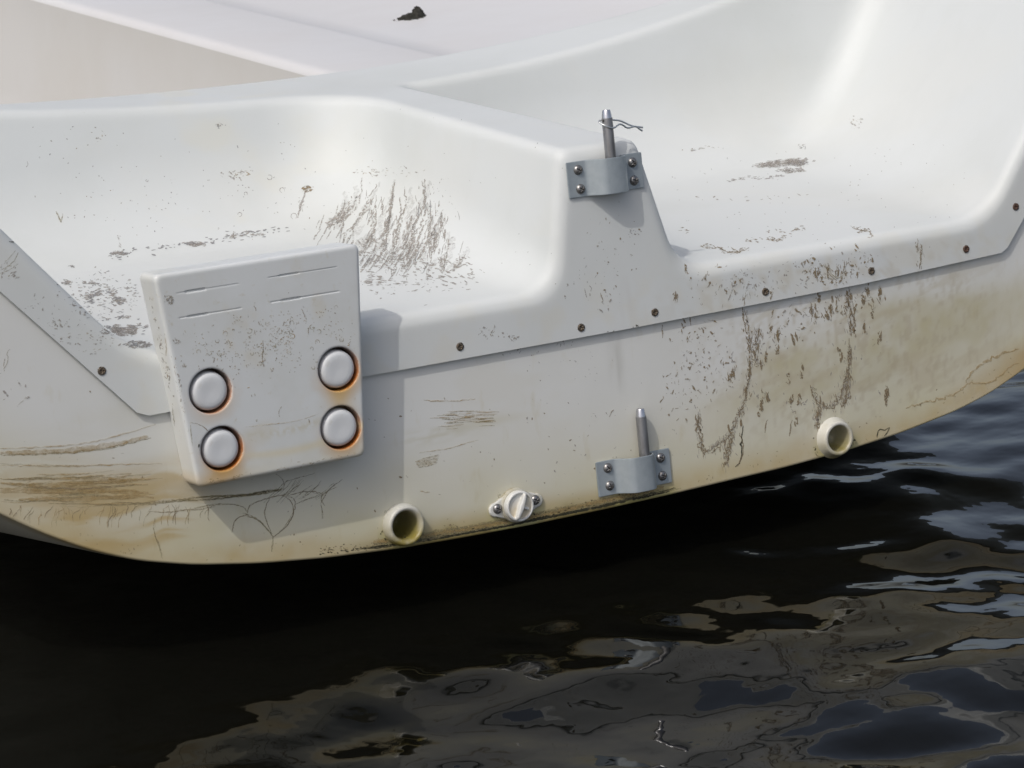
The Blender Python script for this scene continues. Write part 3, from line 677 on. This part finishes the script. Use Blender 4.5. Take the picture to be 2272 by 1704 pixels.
for (ox, oz, px, pz, lab, bolts, hole) in ((-.0025, .2675, -.0005, .0155, 'upper pintle with a wire clip through its pin, on the rib', [(-.0275, .0082), (-.0268, -.0086), (.0277, .0078), (.0277, -.0082)], .0325),
                                           (.0003, .0003, .0050, .0157, 'lower pintle on the bare transom above the bilge', [(-.027, .0089), (-.0266, -.0071), (.0280, .0084), (.0282, -.0080)], 0)):
    b = link('pintle', sm, boat); b.location = (ox, -.0042 if oz > .1 else 0, oz); b['label'] = lab
    p = link('pin', pin_mesh(hole), b); p.location = (px+.0035, -.0078, pz-.0155+.0155); 
    for bx, bz in bolts: place(pan, 'bolt', b, (bx, -.0022, bz), random.uniform(.2, 1.3))

# ---- mounting pad for an outboard: tapered block with four capped bolts -----------------------
CAPS = [(-.4030, .1440, .45), (-.2885, .1435, .85), (-.3985, .0955, 1.0), (-.2915, .0945, .8)]
def pad_front(z): return -.0300-(z-.07)*.030
SL = [(-.423, -.369, .2272), (-.423, -.369, .207), (-.343, -.281, .2282), (-.343, -.281, .2078)]
def sdf_pad(x, y, z):
    xl = -.4232-(z-.07)*.102; xr = -.2712+(z-.07)*.072
    d = smax(xl-x, x-xr, .004); d = smax(d, smax(z-.2445, .0668-z, .004), .0065)
    d = smax(d, y-.0005, .003); d = smax(d, (pad_front(z)-y), .0040)
    for cx, cz, _ in CAPS:
        r = np.sqrt((x-cx)**2+(z-cz)**2); d = smax(d, -smax(r-.0184, y-(-.0135), .001), .0016)
    for x0, x1, z0 in SL:
        zc = z0+.0*x; a = np.maximum(np.abs(z-zc)-.00035, np.maximum(x0-x, x-x1)); a = np.minimum(a, np.maximum(np.abs(z-zc)-.0008, np.abs(x-(x0*.70+x1*.30))-.0085))
        a = np.maximum(a, y-(pad_front(z)+np.where(np.abs(x-(x0*.70+x1*.30)) < .0088, .0010, .0004))); d = smax(d, -a, .0003)
    return d
V, Fc = surface_nets(sdf_pad, (-.447, -.0410, .062), (-.253, .004, .249), (.0012, .0009, .0007), 2)
def paint_pad(V):
    x, y, z = V.T; col = np.tile(np.array((.62, .64, .635)), (len(V), 1)); 
    def over(c, a):
        nonlocal col
        a = np.clip(a, 0, 1)[:, None]; col = col*(1-a)+np.array(c)*a
    nf = fbm(x*90, z*90, 3); nb = fbm(x*30, z*30, 6)
    over((.62, .57, .40), smooth(.09, .072, z+.01*(nb-.5))*.6*nb+smooth(-.39, -.42, x)*smooth(.5, .75, nb)*.5)
    over((.55, .47, .30), smooth(.55, .8, nb)*smooth(.2, .12, np.abs(z-.17)*2)*.3)
    over((.66, .62, .50), smooth(-.0345, -.02, y)*smooth(-.405, -.43, x)*.45*nb)       # port side of the block
    for cx, cz, s in CAPS:
        r = np.hypot(x-cx, z-cz); an = np.arctan2(z-cz, x-cx); low = .5+.5*np.cos(an+1.15)
        low2 = .5+.5*np.cos(an+1.5)
        over((.44, .17, .035), smooth(.0216, .0184, r+.002*(nf-.5))*(.04+.96*low**2.5)*s*(.4+1.1*nf))
        over((.50, .29, .09), smooth(.0310, .0185, r+.010*(nf-.5))*low2**2.2*s*.85*(.4+nf))
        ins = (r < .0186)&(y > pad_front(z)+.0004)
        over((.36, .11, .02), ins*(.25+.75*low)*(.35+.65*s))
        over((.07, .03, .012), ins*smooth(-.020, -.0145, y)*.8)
    over((.58, .38, .12), np.exp(-((x+.290)/.011)**2)*smooth(.09, .11, z)*smooth(.135, .12, z)*.65*(.6+.6*nf))
    over((.55, .33, .10), smooth(.083, .072, z)*np.exp(-((x+.405)/.02)**2)*.6)
    over((.64, .56, .36), np.exp(-((z-(.083+2.2*(x+.34)**2))/.0035)**2)*smooth(-.39, -.37, x)*.5)
    over((.55, .53, .44), np.exp(-((z-(.100+2.6*(x+.345)**2))/.0035)**2)*smooth(-.385, -.37, x)*smooth(-.30, -.315, x)*.65*smooth(.3, .6, fbm(x*350, z*350, 2)))
    return col
bmp = bmesh.new(); bmp.from_mesh(mesh('t', V, Fc, [])); bvp = BVHTree.FromBMesh(bmp); bmp.free()
def hit_pad(x, y):
    h = bvp.ray_cast(camv, Vector(ray(x, y)))
    if h[0] is None: return None
    n = h[1]; n = -n if n.dot(camv-h[0]) < 0 else n
    return np.array(h[0]+n*OFF[0])
D = dP = Dirt(hit_pad)
for k in range(700):
    x = random.gauss(600, 95); y = 755-(x-600)*.14+random.gauss(0, 36)
    if 395 < x < 785 and fbm(x/22, y/22, 8, 3) > .5: D.fleck(x, y, random.choice((3, 4, 5, 7)), random.uniform(1.6, 3), random.uniform(0, 3), random.choice((OL, FI, FI, OL, BR)))
for k in range(34):
    x = random.gauss(590, 95); y = 765-(x-600)*.14+random.gauss(0, 34); r = random.uniform(2.5, 6)
    a0 = random.uniform(0, 6); D.stroke([(x+r*math.cos(a0+t), y+r*math.sin(a0+t)) for t in (0, .9, 1.8, 2.7, 3.6, 4.5)], 2, random.choice((OL, FI)), .4, 3)
D.stroke([(583, 755), (584, 780), (581, 800), (585, 812)], 2.2, BR, .8); D.fleck(585, 811, 7, 3.6, 1.6, BR); D.stroke([(669, 685), (675, 698), (680, 709)], 2.2, BR, .5); D.stroke([(563, 679), (568, 685), (568, 690)], 3.2, BR, .5); D.stroke([(644, 705), (643, 720)], 2, BR, .4)
D.stroke([(684, 728), (684, 742)], 2, BR, .5); D.fleck(684, 729, 6, 5, 0, BR); D.fleck(694, 727, 6, 5, 0, OL); D.fleck(610, 768, 9, 8, 0, OL); D.stroke([(620, 925), (617, 915), (624, 902)], 1.8, BR, .5); D.stroke([(685, 930), (686, 938)], 2.2, BR, .4); D.fleck(569, 933, 8, 7, 0, OL)
D.patch(374, 664, 12, 14, 40, 6, 2.4, .8, OL, .7); D.patch(410, 810, 10, 8, 14, 5, 2.2, .5, FI, 1); D.patch(392, 757, 10, 8, 16, 5, 2.4, 0, FI, 1); D.stroke([(476, 792), (474, 805)], 2.4, BR, .4); D.stroke([(542, 948), (600, 941), (640, 938), (680, 928), (706, 918)], 1.6, FI, .6)
D.stroke([(424, 938), (440, 940), (455, 950), (466, 962)], 2, BR, .8); D.stroke([(422, 942), (424, 965), (427, 990)], 2.6, OL, 1.2); D.patch(400, 870, 8, 100, 40, 6, 2, 1.4, FI, .4, tilt=-.2); D.patch(500, 800, 120, 60, 40, 3, 2, 0, BR, 1)
D.stroke([(440, 993), (442, 985)], 3.4, BK, .4); D.along([(450, 1072), (560, 1052), (680, 1028), (780, 1008)], 50, 3, 8, 2, -.2, FI, .3)
D.patch(365, 800, 7, 160, 60, 7, 2, 1.3, FI, .4, tilt=-.22); D.stroke([(383, 900), (386, 925), (388, 945)], 2, OL, 1); D.stroke([(366, 740), (370, 770), (368, 790)], 3, FI, 1)
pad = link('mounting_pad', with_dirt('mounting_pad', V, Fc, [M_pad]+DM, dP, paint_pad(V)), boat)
tag(pad, 'tapered white mounting block with rust around its four bolt caps')
prof = [(0, .0108), (.003, .0108), (.008, .0112), (.0116, .0112), (.0135, .0107), (.0150, .0094), (.0158, .0074), (.0161, .0045), (.0161, -.006), (.0, -.006)]
capm = lathe('bolt_cap', prof, [M_cap2], 48)
for cx, cz, s in CAPS:
    o = link('bolt_cap', capm, pad); o.location = (cx, pad_front(cz)+.0118, cz); o.rotation_euler = (math.radians(2.7), 0, 0)

# ---- drain tubes -----------------------------------------------------------------------------
def paint_ring(me, seed, s):
    co = np.array([v.co[:] for v in me.vertices]); x, y, z = co.T; col = np.tile(np.array((.57, .56, .50)), (len(co), 1))
    an = np.arctan2(z, x); low = .5+.5*np.cos(an+1.35); r = np.hypot(x, z)
    a = np.clip(low**1.3*s*(.5+1.2*fbm(x*200, z*200, seed)), 0, 1)*(.5+.5*(r > .011)); col = col*(1-a[:, None])+np.array((.26, .21, .05))*a[:, None]
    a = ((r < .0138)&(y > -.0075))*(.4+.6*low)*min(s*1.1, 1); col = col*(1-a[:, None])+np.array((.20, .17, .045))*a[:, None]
    set_paint(me, col)
t1 = lathe('drain_tube', [(.0180, -.002), (.0186, .0005), (.0184, .004), (.0176, .008), (.0166, .0098), (.0152, .0103), (.0140, .0098), (.0128, .0080), (.0122, .003), (.0120, -.012), (.0118, -.030), (0, -.031)], [M_nylon], 64)
paint_ring(t1, 3, 1.0)
o = link('drain_tube', t1, boat); o.location = (-.2315, 0, -.0035); o['label'] = 'drain tube with olive slime in its lip, near the mounting pad'
t2 = lathe('drain_tube', [(.0212, -.001), (.0202, .0006), (.0190, .0030), (.0178, .0065), (.0172, .0095), (.0166, .0106), (.0156, .0110), (.0144, .0110), (.0135, .0104), (.0131, .007), (.0126, -.003), (.0120, -.016), (0, -.0175)], [M_nylon], 64)
paint_ring(t2, 5, .6)
o = link('drain_tube', t2, boat); o.scale = (.93, .85, .93); o.location = (.2170, 0, -.0058); o['label'] = 'white drain tube on a raised boss, towards the starboard bilge'

# ---- drain plug with its diamond flange --------------------------------------------------------
def sdf_fl(x, y, z):
    # convex hull of a middle disc and two small end discs
    def cone(x0, r0, x1, r1):
        t = np.clip((x-x0)/(x1-x0), 0, 1); return np.hypot(x-(x0+(x1-x0)*t), z)-(r0+(r1-r0)*t)
    d = np.minimum(cone(0, .0150, .0205, .0062), cone(0, .0150, -.0205, .0062))
    d = smax(d, -.0030-y, .0018)
    ring = smax(np.hypot(x, z)-.0150, -.0050-y, .0015); return smax(smin(d, ring, .001), y-.0005, .0004)
V, Fc = surface_nets(sdf_fl, (-.029, -.0062, -.0172), (.029, .0012, .0172), .0007, 2)
fl = link('drain_plug', mesh('drain_plug', V, Fc, [M_nylon]), boat); a_ = np.clip(smooth(.0175, .0145, np.hypot(V[:, 0], V[:, 2]))*.55+smooth(-.0015, .0, V[:, 1])*.6, 0, 1)*(.3+fbm(V[:, 0]*260, V[:, 2]*260, 6))
set_paint(fl.data, np.array((.60, .60, .56))*(1-a_[:, None])+np.array((.24, .19, .06))*a_[:, None]); fl.location = (-.1215, 0, -.0070)
fl.rotation_euler = (0, math.radians(-1.5), 0)
fl['label'] = 'white drain plug with a diamond flange and finger grip'
def sdf_disc(x, y, z):
    r = np.hypot(x, z); d = smax(r-.0136, -.0108-y, .0022); rec = smax(r-.0112, y+.0088, .001); d = smax(d, -rec, .001)
    d = smax(d, y+.003, .0005)
    a = math.radians(-63); u = x*math.cos(a)-z*math.sin(a)*-1; w = -x*math.sin(a)*-1*-1+z*math.cos(a)
    u = x*math.cos(a)+z*math.sin(a)*-1; w = x*math.sin(a)+z*math.cos(a)
    grip = smax(smax(np.abs(w)-.0022+.06*np.abs(u), np.abs(u)-.0122, .003), -.0148-y+12*u*u, .0015); grip = smax(grip, y+.008, .0004)
    g2 = smax(smax(np.abs(u)-.0012, np.abs(w+.004)-.0045, .001), -.0120-y, .001); g2 = smax(g2, y+.008, .0004)
    return smin(d, smin(grip, g2, .001), .0012)
V, Fc = surface_nets(sdf_disc, (-.015, -.0165, -.015), (.015, 0, .015), .0006, 2)
pc = link('plug_cap', mesh('plug_cap', V, Fc, [M_nylon]), fl)
r_ = np.hypot(V[:, 0], V[:, 2]); a = (smooth(-.0100, -.0088, V[:, 1])*(r_ < .0118)*smooth(.010, -.008, V[:, 2]))[:, None]*.55
set_paint(pc.data, np.array((.64, .64, .61))*(1-a)+np.array((.55, .42, .20))*a)
for sx in (-.0188, .0188): place(pan, 'bolt', fl, (sx, -.0030, .0008), .6)

# ================================================================== loose things
# wire clip through the upper pin
pts = []
z_ = lambda a, y: [(x, y, z) for x, z in a]
A_ = [(.0378, -.0095, .3042), (.0298, -.0095, .3060), (.0248, -.0095, .3078), (.0200, -.0095, .3105), (.0150, -.0096, .3128), (.0110, -.0096, .3137), (.0050, -.0096, .3146), (-.0030, -.0096, .3152), (-.0056, -.0100, .3148), (-.0058, -.0122, .3130), (-.0040, -.0152, .3112),
      (-.0010, -.0168, .3093), (.0025, -.0170, .3080), (.0060, -.0165, .3082), (.0095, -.0150, .3094), (.0128, -.0140, .3100), (.0163, -.0130, .3086), (.0192, -.0125, .3065), (.0225, -.0120, .3056), (.0262, -.0118, .3060), (.0298, -.0117, .3059), (.0328, -.0117, .3036), (.0358, -.0117, .3014)]
cu = bpy.data.curves.new('retaining_clip', 'CURVE'); cu.dimensions = '3D'; cu.bevel_depth = .0008; cu.bevel_resolution = 3; cu.use_fill_caps = True
spn = cu.splines.new('BEZIER'); spn.bezier_points.add(len(A_)-1)
for b, p in zip(spn.bezier_points, A_): b.co = Vector(p)+Vector((-.0008, 0, .0006)); b.handle_left_type = b.handle_right_type = 'AUTO'
tmpo = bpy.data.objects.new('tmp', cu); me = bpy.data.meshes.new_from_object(tmpo); me.name = 'retaining_clip'; me.materials.clear(); me.materials.append(M_wire)
bpy.data.objects.remove(tmpo)
cl = link('retaining_clip', me); cl.matrix_world = TRIM
tag(cl, 'thin wavy wire clip pushed through the upper pin', 'wire clip')
# clump of wet leaf litter on the cockpit deck
def ground(px, py, z0):
    d = ray(px, py); t = (z0+.113*CAM[1]-CAM[2])/(d[2]-.113*d[1]); return CAM+d*t
c0 = ground(915, 49, .262)
def sdf_leaf(x, y, z):
    d = z-.0085*np.exp(-((x-.001)/.012)**2-(y/.02)**2)-.010*np.exp(-((x-.006)/.006)**2-((y)/.01)**2)-.003*np.exp(-((x+.012)/.008)**2-(y/.01)**2)
    n = .0022*np.sin(x*900+3*np.sin(y*500))*np.sin(y*610+z*900)+.0022*fbm(x*500+z*300, y*500, 3)
    e = np.sqrt((x/.021)**2+(y/.02)**2)*.02-.02
    return np.maximum(np.maximum((d-n)*.5+.0012, e), -.0005-z)
V, Fc = surface_nets(sdf_leaf, (-.03, -.03, -.002), (.03, .03, .025), .0012, 1)
# trailing scrap
tv = V.copy(); 
lf = link('leaf_litter', mesh('leaf_litter', V, Fc, [M_debris_hole])); lf.matrix_world = TRIM @ Matrix.Translation(Vector(c0)) @ Matrix.Rotation(math.atan(.113), 4, 'X') @ Matrix.Rotation(math.radians(-27), 4, 'Z') @ Matrix.Diagonal((1.45, 1.2, 1.2, 1))
tag(lf, 'small dark clump of leaf litter lying on the pale cockpit deck', 'debris')
bm = bmesh.new(); bm.from_mesh(lf.data)
for k in range(9):
    x0 = .022+k*.0028; s_ = .0010
    r = bmesh.ops.create_icosphere(bm, subdivisions=1, radius=.0013, matrix=Matrix.Translation((x0+random.uniform(-.001, .001), random.uniform(-.004, .002), .0006)) @ Matrix.Diagonal((1.4, 1, .7, 1)))
bm.to_mesh(lf.data); bm.free()

# ================================================================== WATER
WL = -.088
def axis(lo, hi, fine_lo, fine_hi, s): return np.r_[np.arange(lo, fine_lo, .05), np.arange(fine_lo, fine_hi, s), np.arange(fine_hi, hi+.001, .05)]
xs = axis(-2.0, 5.0, -.85, 2.0, .0085); yy = axis(-2.2, 7.0, -.9, 2.2, .0075)
X, Y = np.meshgrid(xs, yy, indexing='xy')
Z = np.zeros_like(X); wr = np.random.default_rng(5)
wx = X+.05*(fbm(X*3, Y*3, 51, 3)-.5); wy = Y+.05*(fbm(X*3, Y*3, 77, 3)-.5)
for lo_, hi_, num, sl_, sd in ((.30, .9, 26, .0170, 40), (.06, .22, 60, .0165, 48)):
    for k in range(num):
        lam = math.exp(wr.uniform(math.log(lo_), math.log(hi_))); th = wr.normal(math.radians(66), math.radians(sd))
        kk = 2*math.pi/lam; ph = kk*(wx*math.cos(th)+wy*math.sin(th))+wr.uniform(0, 6.28)
        Z += sl_/kk*(np.sin(ph)+.18*np.sin(2*ph+1.2))
calm = .6+.5*smooth(.25, .75, fbm(X*1.3, Y*1.3, 5, 2))
fade = smooth(-2.0, -1.4, X)*smooth(5.0, 4.0, X)*smooth(-2.2, -1.5, Y)*smooth(7.0, 5.5, Y)
Z = Z*calm*fade+WL
n1, n2 = len(xs), len(yy)
V = np.stack([X.ravel(), Y.ravel(), Z.ravel()], 1)
i, j = np.meshgrid(np.arange(n1-1), np.arange(n2-1)); a = (j*n1+i).ravel(); Fq = np.stack([a, a+1, a+1+n1, a+n1], 1)
me = bpy.data.meshes.new('water')
B_ = 1200; ox = [-B_, xs[0], xs[-1], B_]; oy = [-B_, yy[0], yy[-1], B_]; b0 = len(V); ex = np.array([(x, y, WL) for y in oy for x in ox], float)
V = np.concatenate([V, ex]); eq = np.array([[b0+q*4+p, b0+q*4+p+1, b0+q*4+p+5, b0+q*4+p+4] for q in range(3) for p in range(3) if not (p == 1 and q == 1)])
Fq = np.concatenate([Fq, eq])
me.vertices.add(len(V)); me.vertices.foreach_set('co', V.ravel()); me.loops.add(len(Fq)*4); me.loops.foreach_set('vertex_index', Fq.ravel().astype(np.int32))
me.polygons.add(len(Fq)); me.polygons.foreach_set('loop_start', np.arange(0, len(Fq)*4, 4, dtype=np.int32)); me.update(calc_edges=True); me.validate()
Mw = mat('dark_water', (.0030, .0030, .0022), .02, spec=.5, bump=[(11, .22, .012), (2.5, .08, .05)])
Mw.node_tree.nodes['Principled BSDF'].inputs['IOR'].default_value = 1.333
me.materials.append(Mw)
w = link('water', me); tag(w, kind='structure')
